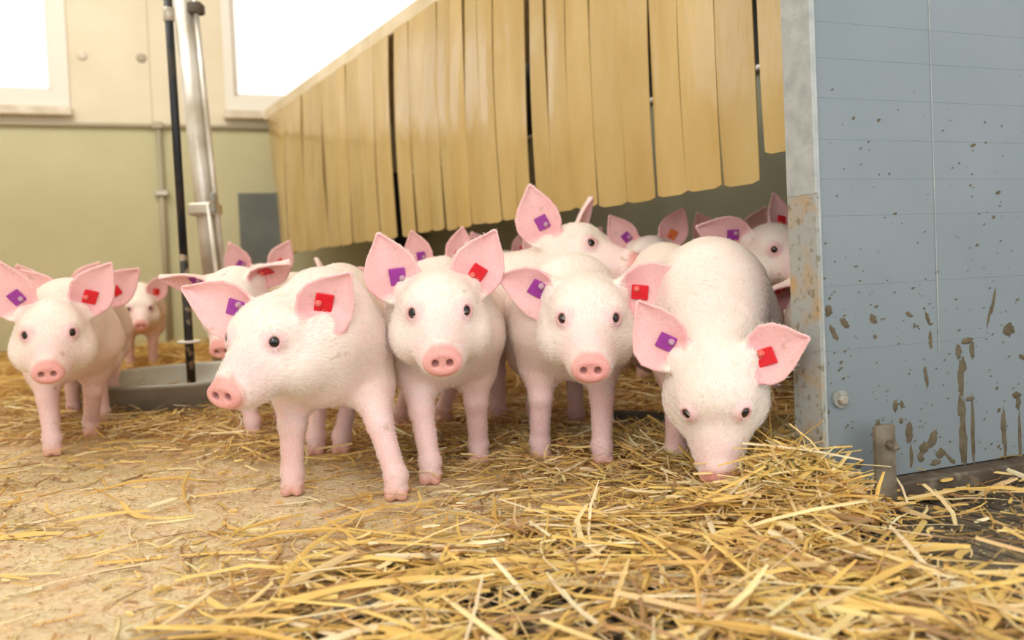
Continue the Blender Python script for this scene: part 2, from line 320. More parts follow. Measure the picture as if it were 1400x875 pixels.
# ---- creep cover with hanging strips
N0 = at(1041, 252, 1.65); F0 = at(372, 350, 4.73); zbot = (N0[2]+F0[2])/2
N0[2] = F0[2] = 0; bdv = unit(N0-F0); bn = np.array([-bdv[1], bdv[0], 0]); bn = bn if bn[1] < 0 else -bn     # bn towards the camera side
def onbox(px, py, off=0.0):
    d = ray(px, py); P = F0+bn*off; t = ((P-CO)@bn)/(d@bn); p = CO+d*t; return (p-P)@bdv, p[2]
def boxpt(s, z, off=0.0): return F0 + bdv*s + UP*z + bn*off
AXB = [bdv, bn, UP]
sF = onbox(363, 172)[0]; zlid = onbox(363, 172)[1]; sN = onbox(1135, 200)[0]+.25
zlid = onbox(534, 25)[1]; zst = onbox(534, 48)[1]
cov = empty('creep_cover', tuple(boxpt((sF+sN)/2, 0, -.4))); tag(cov, 'long beige creep cover with plastic strip curtains hanging on its front', 'cover')
m_ = MB(); m_.box(boxpt((sF+sN)/2, (zlid+zst)/2, -.012), (sN-sF, .03, zlid-zst), AXB, bev=.004); rel(m_.build('front_rail', M['lid'], cov), cov)
m_ = MB(); m_.box(boxpt((sF+sN)/2, zlid-.012, -.43), (sN-sF, .8, .022), AXB, bev=.004); rel(m_.build('lid', M['lid'], cov), cov)
zr = .97
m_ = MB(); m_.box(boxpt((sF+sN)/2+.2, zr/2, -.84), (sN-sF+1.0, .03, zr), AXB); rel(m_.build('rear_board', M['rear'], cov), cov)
m_ = MB(); m_.box(boxpt((sF+sN)/2+.2, (zr+zlid)/2, -.90), (sN-sF+1.0, .02, zlid-zr+.02), AXB); rel(m_.build('interior_shade', M['black'], cov), cov)  # black sheet standing in for the interior shade above the rail
rel(MB().tube([boxpt(sF+.05, zr+.01, -.81), boxpt(sN+.6, zr+.01, -.81)], .009).build('white_rail', M['rod'], cov, True), cov)
m_ = MB(); m_.box(boxpt(sF+.02, (zlid+zr)/2, -.43), (.02, .8, zlid-zr), AXB); rel(m_.build('end_board', M['lid'], cov), cov)
m_ = MB(); m_.box(boxpt(sF+.30, zr/2, -.75), (.03, .25, zr), AXB); rel(m_.build('end_post', M['black'], cov), cov)
def strip(s0, s1, z0, z1, bow, seedk, curl=0, off=.006):
    r = random.Random(seedk); nu, nz = 5, 12; v = []; f = []; f2 = []; ph = r.uniform(0, 6); a = r.uniform(.002, .007); th = .003
    cutk = 1.0
    for side_ in (0, 1):
        for j in range(nz+1):
            t = j/nz
            for i in range(nu+1):
                u = i/nu; s = s0 + (s1-s0)*u + curl*t*t*.09*(1 if curl > 0 else 1)
                o_ = off + bow*(1-(2*u-1)**2) + a*math.sin(t*5+ph)*(u-.4) + .012*math.sin(math.pi*t*.9)
                o_ -= abs(curl)*t*t*.10*(1-u)
                z = z1 + (z0-z1)*t
                if j == nz and i in (0, nu): z += .006
                v.append(boxpt(s, z, o_ - side_*th))
    k = (nu+1)*(nz+1); g = lambda i, j, b: b*k + j*(nu+1)+i
    for j in range(nz):
        for i in range(nu):
            f.append((g(i, j, 0), g(i+1, j, 0), g(i+1, j+1, 0), g(i, j+1, 0))); f.append((g(i, j+1, 1), g(i+1, j+1, 1), g(i+1, j, 1), g(i, j, 1)))
        f2.append((g(0, j, 0), g(0, j+1, 0), g(0, j+1, 1), g(0, j, 1))); f2.append((g(nu, j, 1), g(nu, j+1, 1), g(nu, j+1, 0), g(nu, j, 0)))
    for i in range(nu):
        f2.append((g(i+1, 0, 0), g(i, 0, 0), g(i, 0, 1), g(i+1, 0, 1))); f2.append((g(i, nz, 0), g(i+1, nz, 0), g(i+1, nz, 1), g(i, nz, 1)))
    for q_ in f2: n_ = len(v); v += [v[i] for i in q_]; f.append((n_, n_+1, n_+2, n_+3))
    return mesh('curtain_strip', v, f, M['strip'], cov, True)
near_b = [onbox(x, y)[0] for x, y in ((734, 190), (757, 180), (786, 172), (818, 162), (857, 150), (898, 138), (939, 125), (988, 110), (1042, 93))]
mid_b = [onbox(x, 200)[0] for x in (547, 568, 590, 608, 626, 645, 665, 686, 709, 731)]
far_b = list(np.linspace(onbox(372, 250)[0], onbox(543, 250)[0], 12))
K = 0
for bs, gap in ((near_b, .0045), (mid_b, .004), (far_b, .003)):
    for i in range(len(bs)-1):
        g2 = max(gap if i % 3 else gap*.5, .0025)
        K += 1; bend = 1.0 if (bs is far_b and i == 0) else 0
        st = strip(bs[i]+g2/2 + (.010 if i == 0 else 0), bs[i+1]-g2/2 - (.006 if i == len(bs)-2 else 0), zbot+random.uniform(-.004, .004), zst+.004, random.uniform(-.0015, .003), K, curl=bend, off=.006+.003*(K % 2)); rel(st, cov)
e0 = onbox(1043, 150)[0]
for k in range(3):
    st = strip(e0+.01+k*.085, e0+.09+k*.085, zbot+.055-.02*k, zst+.004, .001, 90+k); rel(st, cov)
# ---- blue door panel at the right
dA = at(1130, 640, 1.09); dB = at(1400, 640, 1.218); dA[2] = dB[2] = 0; dd = unit(dB-dA); dn = np.array([dd[1], -dd[0], 0])
AXD = [dd, dn, UP]
def dpt(s, z, off=0.0): return dA + dd*s + UP*z + dn*off
def ondoor(px, py, off=0.0):
    d = ray(px, py); P = dA+dn*off; t = ((P-CO)@dn)/(d@dn); p = CO+d*t; return (p-P)@dd, p[2]
dr = empty('partition_gate', tuple(dpt(.5, 0, -.02))); tag(dr, 'blue grey partition panel with mud splashes and galvanised edge at right', 'partition')
zp = .03; Wd = .0
# hollow-core boards stacked, shallow joints between
zs = sorted([zp] + [ondoor(1250, y)[1] for y in (470, 385, 293, 245, 193, 139, 87, 40)] + [1.3])
for a, b in zip(zs, zs[1:]):
    m_ = MB(); m_.box(dpt(.57, (a+b)/2, -.018), (1.14-.002, .036, b-a), AXD, bev=.0003); ob = rel(m_.build('panel_board', M['door'], dr), dr)
m_ = MB(); m_.box(dpt(.57, .65, -.020), (1.1, .028, 1.2), AXD); rel(m_.build('panel_core', M['door'], dr), dr)
ge = empty('edge_profile', tuple(dpt(0, 0))); ge.parent = dr; ge.location = tuple(np.array(dpt(0, 0))-np.array(dr.location))
zmud = ondoor(1120, 265)[1]
for z0, z1, mm in ((.0, zmud, 'galv'), (zmud, 1.3, 'galvtop')):
    m_ = MB(); m_.box(dpt(-.004, (z0+z1)/2, -.025), (.005, .058, z1-z0), AXD, bev=.0008); ob = m_.build('side_face', M[mm], ge); ob.location = -np.array(dpt(0, 0))
m_ = MB(); m_.box(dpt(0.0, .65, .0025), (.004, .004, 1.3), AXD, bev=.001); ob = m_.build('bright_lip', M['galvtop'], ge); ob.location = -np.array(dpt(0, 0))
tx = ondoor(1275, 200)[0]
rel(MB().box(dpt(tx, .75, .0006), (.0012, .0012, 1.1), AXD).build('vertical_seam', M['galvtop'], dr), dr)
def bolt(px, py, nm='bolt', s=1.0):
    t, z = ondoor(px, py); ax = [dd, UP, dn]
    m_ = MB().lathe([(.0, .004), (.012*s, .004), (.0125*s, .0), ], dpt(t, z, .001), 20, ax)
    a = MB().lathe([(0, .011), (.006*s, .011), (.0075*s, .009), (.0075*s, .004)], dpt(t, z, .001), 6, ax); n = len(m_.v); m_.v += a.v; m_.f += [tuple(i+n for i in q_) for q_ in a.f]
    return rel(m_.build(nm, M['galv'], dr), dr)
bolt(1147, 545); bolt(1148, 638, s=.7)
# bottom rail and bracket
rl = tag(MB().box(dpt(.57, .012, .004), (1.1, .05, .032), AXD, bev=.003).build('bottom_rail', M['rust'], None), 'dirty steel base rail running under the blue panel', 'rail')
bt, bz = ondoor(1212, 582, .04); 
br = empty('flat_bracket', tuple(dpt(bt, 0, .035))); tag(br, 'short rusty flat iron bracket standing upright before the blue panel', 'bracket')
m_ = MB(); m_.box(dpt(bt+.001, bz/2-.004, .034), (.0335, .010, bz+.008), AXD, bev=.002); rel(m_.build('upright', M['post'], br), br)
t2, z2 = ondoor(1216, 608, .04)
m_ = MB().lathe([(0, .012), (.005, .012), (.0065, .010), (.0065, 0)], dpt(t2, z2, .039), 6, [dd, UP, dn]); rel(m_.build('bolt', M['rust'], br), br)
# mud splashes
splat = [(1268, 435, 3, 9, .3), (1243, 430, 6, 3, -.4), (1250, 445, 2, 3, 0), (1194, 436, 5, 7, .5), (1272, 465, 3, 12, 0), (1266, 515, 3, 14, .1), (1224, 555, 4, 8, 0), (1233, 553, 3, 5, 0), (1232, 575, 3, 4, 0),
         (1243, 592, 6, 14, 0), (1246, 625, 3, 16, 0), (1300, 628, 3, 10, .9), (1310, 480, 5, 10, .1), (1329, 478, 4, 12, 0), (1316, 500, 6, 10, 0), (1314, 520, 5, 22, 0), (1315, 560, 6, 18, .05), (1317, 600, 6, 36, 0), (1330, 590, 3, 40, 0), (1326, 545, 8, 3, 0), (1322, 466, 10, 4, .2),
         (1372, 585, 4, 22, 0), (1374, 605, 3, 20, 0), (1394, 600, 2.5, 30, 0), (1358, 412, 2, 16, -.25), (1352, 432, 1.5, 14, -.3), (1379, 451, 9, 8, .3), (1390, 540, 8, 4, 0), (1392, 550, 4, 9, 0), (1398, 488, 7, 3, -.4),
         (1133, 425, 6, 8, 0), (1155, 442, 9, 5, -.8), (1140, 455, 4, 12, .5), (1196, 460, 3, 3, 0), (1200, 584, 5, 9, 0), (1264, 612, 9, 7, .5), (1275, 600, 6, 12, -.5), (1286, 620, 9, 6, .3), (1258, 625, 6, 6, 0), (1280, 632, 10, 4, 0), (1175, 634, 7, 5, .4)]
for px, py, a, b, tl in splat:
    t, z = ondoor(px, py); r_ = random.Random(px*7+py); mb_ = MB(); k = 22; sc = np.linalg.norm(dpt(t, z)-CO)/FPX
    ring = []; cen = dpt(t, z, .0016)
    for i in range(k):
        an = 2*math.pi*i/k; rr = 1+r_.uniform(-.28, .22); x = a*math.cos(an)*rr; y = b*math.sin(an)*rr
        x, y = x*math.cos(tl)-y*math.sin(tl), x*math.sin(tl)+y*math.cos(tl); ring.append((x*sc, y*sc))
    mb_.v = [cen] + [dpt(t+x*.6, z+y*.6, .0014) for x, y in ring] + [dpt(t+x, z+y, .0001) for x, y in ring]
    mb_.f = [(0, 1+i, 1+(i+1) % k) for i in range(k)] + [(1+i, 1+k+i, 1+k+(i+1) % k, 1+(i+1) % k) for i in range(k)]
    rel(mb_.build('mud_splash', M['mud'], dr, True), dr)
# small specks
mb_ = MB()
for i in range(260):
    px, py = rng.uniform(1120, 1400), 20+620*rng.beta(2.2, 1); t, z = ondoor(px, py)
    if z < zp+.01: continue
    s = rng.uniform(.0006, .0018)*(1 if rng.random() > .1 else 2); c = dpt(t, z, .0005); n = len(mb_.v); e = rng.uniform(.6, 2.2)
    for an in range(5): mb_.v.append(c + dd*s*math.cos(an*1.257)*e + UP*s*math.sin(an*1.257+.4))
    mb_.f.append(tuple(range(n, n+5)))
tag(rel(mb_.build('mud_specks', M['mud'], dr), dr), kind='stuff')
# ---- feeding bowl, tube and pipes
bc = ground(262, 533); bc = at(262, 520, 2.34)*[1, 1, 0]
bo = empty('feed_bowl', tuple(bc)); tag(bo, 'round grey metal feeding bowl on the straw around the black tube', 'bowl')
R = .30
MB().lathe([(0, .012), (R*.78, .012), (R*.83, .022), (R*.955, .084), (R*.965, .092), (R*.985, .094), (R, .088), (R*.985, .082), (R*.865, .004), (R*.84, 0), (0, 0)], n=72).build('bowl_body', M['bowl'], bo, True)
m_ = MB(); m_.lathe([(0, .034), (R*.5, .03), (R*.82, .022)], n=40); m_.build('feed', M['feed'], bo, True)
def vert_line(px0, py0, Y0, px1, py1, Y1): return at(px0, py0, Y0), at(px1, py1, Y1)
pt = empty('feed_tube', (bc[0], bc[1], .02)); tag(pt, 'tall black feed tube standing in the grey bowl', 'tube')
p0 = np.array([bc[0], bc[1], .016]); top = at(227, -40, 2.34); zt = top[2]
lo_ = p0; hi_ = top
def pl(t): return lo_+(hi_-lo_)*t
def prel(ob, r): ob.location = -np.array(r.location); return ob
prel(MB().tube([pl(0), pl(.34)], .0125).build('lower_tube', mat('worn_tube', srgb(48, 46, 44), .5, .3, col2=srgb(150, 130, 108), nscale=30, lo=.52, hi=.62), pt, True), pt)
prel(MB().tube([pl(.34), pl(1)], .0118).build('upper_tube', M['darkmetal'], pt, True), pt)
zr_ = at(260, 467, 2.34)[2]; tt = (zr_-lo_[2])/(hi_-lo_)[2]
prel(MB().lathe([(.014, -.003), (.03, -.004), (.034, 0), (.03, .004), (.014, .003)], pl(tt), 28).build('ring_collar', M['rod'], pt, True), pt)
zr_ = at(230, 20, 2.34)[2]; tt = (zr_-lo_[2])/(hi_-lo_)[2]
prel(MB().lathe([(.0118, -.02), (.0155, -.018), (.0155, .018), (.0118, .02)], pl(tt), 20).build('silver_joint', M['steel'], pt, True), pt)
Yp = 2.95
a, b = at(245, -40, Yp), at(291, 372, Yp); 
tE = (0.0-a[2])/(b-a)[2]; e = a+(b-a)*tE
sp = empty('galvanised_pipe', tuple(e)); tag(sp, 'thick shiny galvanised pipe leaning beside the black tube', 'pipe')
prel(MB().tube([a, e], .036, 28).build('pipe_body', M['steel'], sp, True), sp)
cl = at(283, 287, Yp); m_ = MB(); m_.box(cl+[0, -.02, 0], (.10, .09, .045), bev=.008); prel(m_.build('clamp', M['steel'], sp), sp)
m_ = MB(); m_.box(cl+[.045, -.06, .02], (.02, .02, .07), bev=.004); prel(m_.build('clamp_bolt', M['galv'], sp), sp)
a2, b2 = at(262, -40, Yp-.02), at(305, 372, Yp-.02); e2 = a2+(b2-a2)*(0-a2[2])/(b2-a2)[2]
s2 = empty('thin_rod', tuple(e2)); tag(s2, 'thin grey rod parallel to the thick shiny pipe', 'rod')
prel(MB().tube([a2, e2], .010, 14).build('rod_body', M['steel'], s2, True), s2)
c2 = at(268, 12, Yp-.02); m_ = MB(); m_.box(c2, (.05, .05, .04), bev=.005); prel(m_.build('rod_clamp', M['rust'], s2), s2)
a3, b3 = at(284, 278, Yp-.07), at(296, 372, Yp-.07); e3 = a3+(b3-a3)*(0-a3[2])/(b3-a3)[2]
tag(MB().tube([a3, e3], .008, 12).build('short_rod', M['steel'], None, True), 'short thin rod below the pipe clamp', 'rod')
# hose on the floor behind the piglets
hp = [at(830, 580, 1.62), at(870, 577, 1.60), at(905, 586, 1.56), at(935, 600, 1.5), at(960, 604, 1.47)]
for p in hp: p[2] = .034
tag(MB().tube(hp, .021, 18).build('grey_tube', M['hose'], None, True), 'grey green round tube lying on the straw behind the piglets', 'tube')
# ================================================================== PIGLETS
def Rz(a): return np.array([[math.cos(a), -math.sin(a), 0], [math.sin(a), math.cos(a), 0], [0, 0, 1]])
def Rx(a): return np.array([[1, 0, 0], [0, math.cos(a), -math.sin(a)], [0, math.sin(a), math.cos(a)]])
def Ry(a): return np.array([[math.cos(a), 0, math.sin(a)], [0, 1, 0], [-math.sin(a), 0, math.cos(a)]])
class Field:
    def __init__(s, lo, hi, vox):
        s.lo = np.array(lo); s.vox = vox; s.n = np.ceil((np.array(hi)-s.lo)/vox).astype(int)+1; s.F = np.full(s.n, .2, np.float32)
    def loc(s, lo, hi):
        a = np.clip(np.floor((np.array(lo)-s.lo)/s.vox).astype(int), 0, s.n); b = np.clip(np.ceil((np.array(hi)-s.lo)/s.vox).astype(int)+1, 0, s.n)
        sl = tuple(slice(x, y) for x, y in zip(a, b)); g = [np.float32(s.lo[i])+np.float32(s.vox)*np.arange(a[i], b[i], dtype=np.float32) for i in range(3)]
        return sl, (g[0][:, None, None], g[1][None, :, None], g[2][None, None, :])
    def comb(s, sl, d, k, sub=False):
        if d.size == 0: return
        f = s.F[sl]
        if sub:
            d = -d
            h = np.maximum(k-np.abs(f-d), 0)/k; s.F[sl] = np.maximum(f, d)+h*h*k*.25
        else:
            h = np.maximum(k-np.abs(f-d), 0)/k; s.F[sl] = np.minimum(f, d)-h*h*k*.25
    def cone(s, a, b, ra, rb, k=.01, sub=False, sq=None):
        a, b = np.asarray(a, float), np.asarray(b, float); R_ = max(ra, rb)+k+2*s.vox
        sl, (x, y, z) = s.loc(np.minimum(a, b)-R_, np.maximum(a, b)+R_); ba = b-a; L2 = ba@ba+1e-12
        px, py, pz = x-np.float32(a[0]), y-np.float32(a[1]), z-np.float32(a[2])
        t = np.clip((px*np.float32(ba[0])+py*np.float32(ba[1])+pz*np.float32(ba[2]))/np.float32(L2), 0, 1).astype(np.float32)
        d = np.sqrt((px-t*np.float32(ba[0]))**2+(py-t*np.float32(ba[1]))**2+(pz-t*np.float32(ba[2]))**2) - (np.float32(ra)+t*np.float32(rb-ra))
        s.comb(sl, d, k, sub)
    def ell(s, c, r, Rm=None, k=.01, sub=False):
        c = np.asarray(c, float); r = np.asarray(r, np.float32); R_ = float(max(r))+k+2*s.vox
        if Rm is not None: R3 = np.sqrt(((np.asarray(Rm)*r)**2).sum(1))+k+2*s.vox
        else: R3 = r+k+2*s.vox
        sl, (x, y, z) = s.loc(c-R3, c+R3); p = [x-np.float32(c[0]), y-np.float32(c[1]), z-np.float32(c[2])]
        if Rm is not None:
            m_ = np.asarray(Rm, np.float32).T; p = [m_[i, 0]*p[0]+m_[i, 1]*p[1]+m_[i, 2]*p[2] for i in range(3)]
        k0 = np.sqrt((p[0]/r[0])**2+(p[1]/r[1])**2+(p[2]/r[2])**2); k1 = np.sqrt((p[0]/r[0]**2)**2+(p[1]/r[1]**2)**2+(p[2]/r[2]**2)**2)+1e-6
        s.comb(sl, (k0*(k0-1)/k1).astype(np.float32), k, sub)
    def cloud(s, P, r, k):
        R_ = k+float(r.max())+2*s.vox; lo = P.min(0)-R_; hi = P.max(0)+R_
        sl, g = s.loc(lo, hi); sh = s.F[sl].shape
        if 0 in sh: return
        G = np.full(sh, .05, np.float32); o = np.array([g[0].ravel()[0], g[1].ravel()[0], g[2].ravel()[0]])
        nR = int(math.ceil(R_/s.vox))
        gx_, gy_, gz_ = [q_.ravel() for q_ in g]
        for p, rr in zip(P, r):
            i = np.round((p-o)/s.vox).astype(int); a = np.maximum(i-nR, 0); b = i+nR+1
            X_ = (gx_[a[0]:b[0]]-p[0])**2; Y_ = (gy_[a[1]:b[1]]-p[1])**2; Z_ = (gz_[a[2]:b[2]]-p[2])**2
            d = np.sqrt(X_[:, None, None]+Y_[None, :, None]+Z_[None, None, :])-rr
            v_ = G[a[0]:b[0], a[1]:b[1], a[2]:b[2]]; np.minimum(v_, d, out=v_)
        s.comb(sl, G, k)
    def sample(s, P):
        q_ = (np.atleast_2d(P)-s.lo)/s.vox; i = np.clip(np.floor(q_).astype(int), 0, s.n-2); f = q_-i; o = 0
        for dx in (0, 1):
            for dy in (0, 1):
                for dz in (0, 1):
                    w_ = (f[:, 0] if dx else 1-f[:, 0])*(f[:, 1] if dy else 1-f[:, 1])*(f[:, 2] if dz else 1-f[:, 2])
                    o = o + w_*s.F[i[:, 0]+dx, i[:, 1]+dy, i[:, 2]+dz]
        return o
    def grad(s, P):
        e = s.vox*.6; g = np.stack([s.sample(P+d)-s.sample(P-d) for d in np.eye(3)*e], -1); return g/(np.linalg.norm(g, axis=1, keepdims=True)+1e-9)
    def surf(s):
        F = s.F; I = F < 0; n = np.array(F.shape)
        cnt = np.zeros(n-1, np.int8)
        for dx in (0, 1):
            for dy in (0, 1):
                for dz in (0, 1): cnt += I[dx:n[0]-1+dx, dy:n[1]-1+dy, dz:n[2]-1+dz]
        act = (cnt > 0) & (cnt < 8); ids = np.full(n-1, -1, np.int32); ci = np.argwhere(act); ids[act] = np.arange(len(ci))
        cor = [(a, b, c) for a in (0, 1) for b in (0, 1) for c in (0, 1)]; vals = {c: F[ci[:, 0]+c[0], ci[:, 1]+c[1], ci[:, 2]+c[2]] for c in cor}
        P = np.zeros((len(ci), 3)); W_ = np.zeros(len(ci))
        for a in cor:
            for ax in range(3):
                if a[ax] == 0:
                    b = list(a); b[ax] = 1; b = tuple(b); va, vb = vals[a], vals[b]; m_ = (va < 0) != (vb < 0)
                    t = np.where(m_, va/(va-vb+1e-20), 0); p = np.repeat(np.array(a, float)[None], len(ci), 0); p[:, ax] = t; P[m_] += p[m_]; W_ += m_
        V = s.lo + (ci+P/W_[:, None])*s.vox; Q = []
        for ax in range(3):
            u, w_ = (ax+1) % 3, (ax+2) % 3
            sa = [slice(None)]*3; sb = [slice(None)]*3; sa[ax] = slice(0, -1); sb[ax] = slice(1, None)
            A, Bm = I[tuple(sa)], I[tuple(sb)]; e = np.argwhere(A != Bm); fl = A[tuple(e.T)]
            ok = (e[:, u] > 0) & (e[:, w_] > 0) & (e[:, u] < n[u]-1) & (e[:, w_] < n[w_]-1); e = e[ok]; fl = fl[ok]
            def cell(du, dw): q_ = e.copy(); q_[:, u] -= du; q_[:, w_] -= dw; return ids[q_[:, 0], q_[:, 1], q_[:, 2]]
            qd = np.stack([cell(1, 1), cell(0, 1), cell(0, 0), cell(1, 0)], 1); qd[~fl] = qd[~fl][:, ::-1]; Q.append(qd)
        for _ in range(2):
            g = s.grad(V); V = V - g*np.clip(s.sample(V), -s.vox*.5, s.vox*.5)[:, None]
        return V, np.concatenate(Q)
CREAM = np.array(srgb(245, 234, 226)[:3]); BODY = np.array(srgb(243, 222, 213)[:3]); PINK = np.array(srgb(238, 201, 204)[:3])
EARP = np.array(srgb(240, 188, 190)[:3]); SNT = np.array(srgb(230, 168, 162)[:3]); HOOF = np.array(srgb(214, 160, 142)[:3]); DIRT = np.array(srgb(150, 118, 84)[:3])
RED = 'red'; PUR = 'purple'
def ear_geo(b, a, n, L, W, cup, tip, bend, fold=0):
    a = unit(a); n = unit(np.array(n)-a*(a@np.array(n))); s_ = np.cross(n, a)
    def P(u, v):
        u = np.asarray(u, float)[..., None]; v = np.asarray(v, float)[..., None]
        wd_ = np.interp(u, [0, .12, .3, .5, .7, .85, .95, 1], [.50, .78, 1.0, .96, .68, .36, .15, .05])*W/2
        p = b + a*L*u + s_*(wd_*v*np.where(v > 0, 1.12, .88)) + n*(cup*W*(v*v-.35)*(1-.55*u)) + s_*(-tip*L*u*u) + n*(bend*L*u*u) + n*(fold*W*np.clip(-v, 0, 1)**2*.5)
        return p
    return P, a, n, s_
def piglet(label, xy, yaw, head, hyp, feet, vox=.0025, s=1.0, ears=None, back=.0, fur=0, bend=0.0, tail=True, rump=0.0, tags=(PUR, RED), seed=0, group=None, hs=1.0, blen=1.0, lean=0.0, neckr=1.0, wid=1.0, eyed=(.64, .74, .20)):
    """xy: ground point under the chest; yaw 0 = faces the camera, + = towards image right; head: world centre; hyp = yaw, pitch down, roll (deg)"""
    th = math.radians(180+yaw); Rw = Rz(th)              # pig -> world
    org = np.array([xy[0], xy[1], 0.]); toP = lambda p: Rw.T @ (np.asarray(p, float)-org)
    hc = toP(head); Rh = Rw.T @ (Rz(math.radians(180+hyp[0])) @ Rx(math.radians(-hyp[1])) @ Ry(math.radians(hyp[2])))
    H = lambda x, y, z: hc + Rh @ (np.array([x, y, z])*hs)
    ft = [toP(p) if len(p) == 3 else np.array([p[0], p[1], 0.]) for p in feet]
    ch = np.array([0+lean, -.02*s, .265*s+back]); mid = np.array([bend*.3+lean*.5, -.15*s*blen, .252*s+back]); rp = np.array([bend, -.28*s*blen, .262*s+back+rump])
    lo = np.min([H(0, .17, -.05), H(-.12, 0, 0), H(.12, 0, 0), H(0, -.05, .12), rp-[.12, .15, .1], ch-.12] + ft, 0)-.05; hi = np.max([H(0, .17, 0), H(-.13, 0, .08), H(.13, 0, .08), H(0, 0, .13), rp+[.12, .14, .12], ch+.12]+ft, 0)+.05
    lo[2] = -.01; f = Field(lo, hi, vox)
    f.ell(ch, (.079*s*wid, .12*s, .101*s), k=.02); f.ell(mid, (.090*s*wid, .15*s, .103*s), k=.06); f.ell(rp, (.084*s*wid, .115*s, .104*s), k=.06)
    nb = ch + np.array([0, .05, .015]); nk = H(0, -.02, -.012)
    f.cone(nb, nk, .080*s*neckr, .053*hs, k=.045)
    f.cone(ch+np.array([0, .03, -.05]), H(0, .0, -.035), .055*s, .040*hs, k=.04)
    # legs
    for i, F_t in enumerate(ft):
        sx = 1 if i % 2 == 0 else -1
        if i < 2:
            S = ch + np.array([sx*.052*s, .01, -.03]); fet = F_t+[0, -.006, .034*s]; K_ = S*.42+fet*.58+[0, .010, 0]; E = S*.72+fet*.28+[0, -.012, 0]
            f.cone(S, E, .056*s, .037*s, k=.035); f.cone(E, K_, .033*s, .0205*s, k=.02); f.cone(K_, fet, .0195*s, .0165*s, k=.008)
        else:
            S = rp + np.array([sx*.045*s, .0, -.02]); fet = F_t+[0, -.004, .034*s]; St = S*.68+fet*.32+[sx*.01, .045*s, 0]; K_ = S*.38+fet*.62+[0, -.040*s, .01]
            f.cone(S, St, .065*s, .044*s, k=.04); f.cone(St, K_, .040*s, .0195*s, k=.03); f.cone(K_, fet, .018*s, .0155*s, k=.01)
        f.ell(fet, (.0175*s, .0175*s, .017*s), k=.008)
        f.cone(fet, F_t+[0, .003, .014], .0165*s, .0135*s, k=.006)
        for t_ in (-1, 1):
            f.cone(F_t+[t_*.0080*s, -.002, .016], F_t+[t_*.0088*s, .010, .0085], .0108*s, .0088*s, k=.002)
            f.cone(fet+[t_*.010, -.014, -.004], fet+[t_*.012, -.018, -.013], .005*s, .0035*s, k=.004)
    if tail:
        tp = rp + np.array([0, -.108*s, .04*s]); pr = tp
        for i in range(1, 10):
            an = i*.75; q_ = rp+np.array([.013*math.sin(an), -.108*s-.006*i, .045*s+.006*i*(1 if i < 6 else .3)+.01*math.cos(an)]); f.cone(pr, q_, .0085-.0004*i, .0082-.0004*i, k=.008); pr = q_
    # head
    e = lambda c, r, k, sub=False: f.ell(H(*c), np.array(r)*hs, Rh, k, sub)
    c_ = lambda a, b, ra, rb, k, sub=False: f.cone(H(*a), H(*b), ra*hs, rb*hs, k, sub)
    e((0, -.012, .006), (.058, .064, .054), .02)
    for sx in (-1, 1):
        e((sx*.036, .010, -.034), (.040, .050, .042), .025); e((sx*.030, .030, .018), (.022, .028, .022), .02)
        c_((sx*.03, -.028, .016), (sx*.050, -.032, .026), .020, .014, .02)
    c_((0, .035, -.008), (0, .116, -.032), .043, .0255, .02); e((0, .018, .026), (.040, .036, .032), .02)
    c_((0, .01, -.050), (0, .090, -.056), .034, .0165, .012)
    for sx in (-1, 1): c_((sx*.022, .055, -.032), (sx*.013, .104, -.042), .024, .016, .02)
    # snout disc
    e((0, .125, -.0335), (.0282, .0100, .0202), .003); e((0, .132, -.034), (.0268, .0075, .0186), .003)
    e((0, .119, -.011), (.014, .010, .008), .006)
    e((0, .1400, -.034), (.018, .0034, .0115), .004, True)
    for sx in (-1, 1): e((sx*.0098, .138, -.0335), (.0048, .011, .0058), .0025, True)
    # mouth crease
    c_((0, .109, -.0605), (0, .119, -.056), .004, .003, .004, True)
    for sx in (-1, 1): c_((sx*.0175, .101, -.052), (sx*.036, .060, -.050), .0024, .0020, .004, True)
    # ears
    ears = ears or ({}, {}); EG = []
    for i, (sx, ed) in enumerate(zip((1, -1), ears)):
        a_ = np.array(ed.get('a', (.62, -.10, .78))); n_ = np.array(ed.get('n', (.15, .97, .1))); b_ = np.array(ed.get('b', (.048, -.030, .028)))
        a_ = a_*[sx, 1, 1]; n_ = n_*[sx, 1, 1]; b_ = b_*[sx, 1, 1]
        P, aa, nn, ss = ear_geo(H(*b_), Rh@a_, Rh@n_, ed.get('L', .110)*hs, ed.get('W', .082)*hs, ed.get('cup', .16), ed.get('tip', .12)*sx, ed.get('bend', .05), ed.get('fold', 0))
        sgn = sx
        nu = int(.105/vox*1.5); nv = int(.08/vox*1.5); U, V = np.meshgrid(np.linspace(0, 1, nu), np.linspace(-1, 1, nv), indexing='ij'); Vs = V*sgn
        pts = P(U, Vs); rt = np.interp(U, [0, .2, 1], [.0055, .0032, .0022])*np.interp(np.abs(V), [0, .7, 1], [1, .95, .8])*hs; rt = np.maximum(rt, vox*.92)
        f.cloud(pts.reshape(-1, 3), rt.ravel(), .010); EG.append((P, aa, nn, ss, sgn, ed, pts.reshape(-1, 3)))
    # eyes
    eyes = []
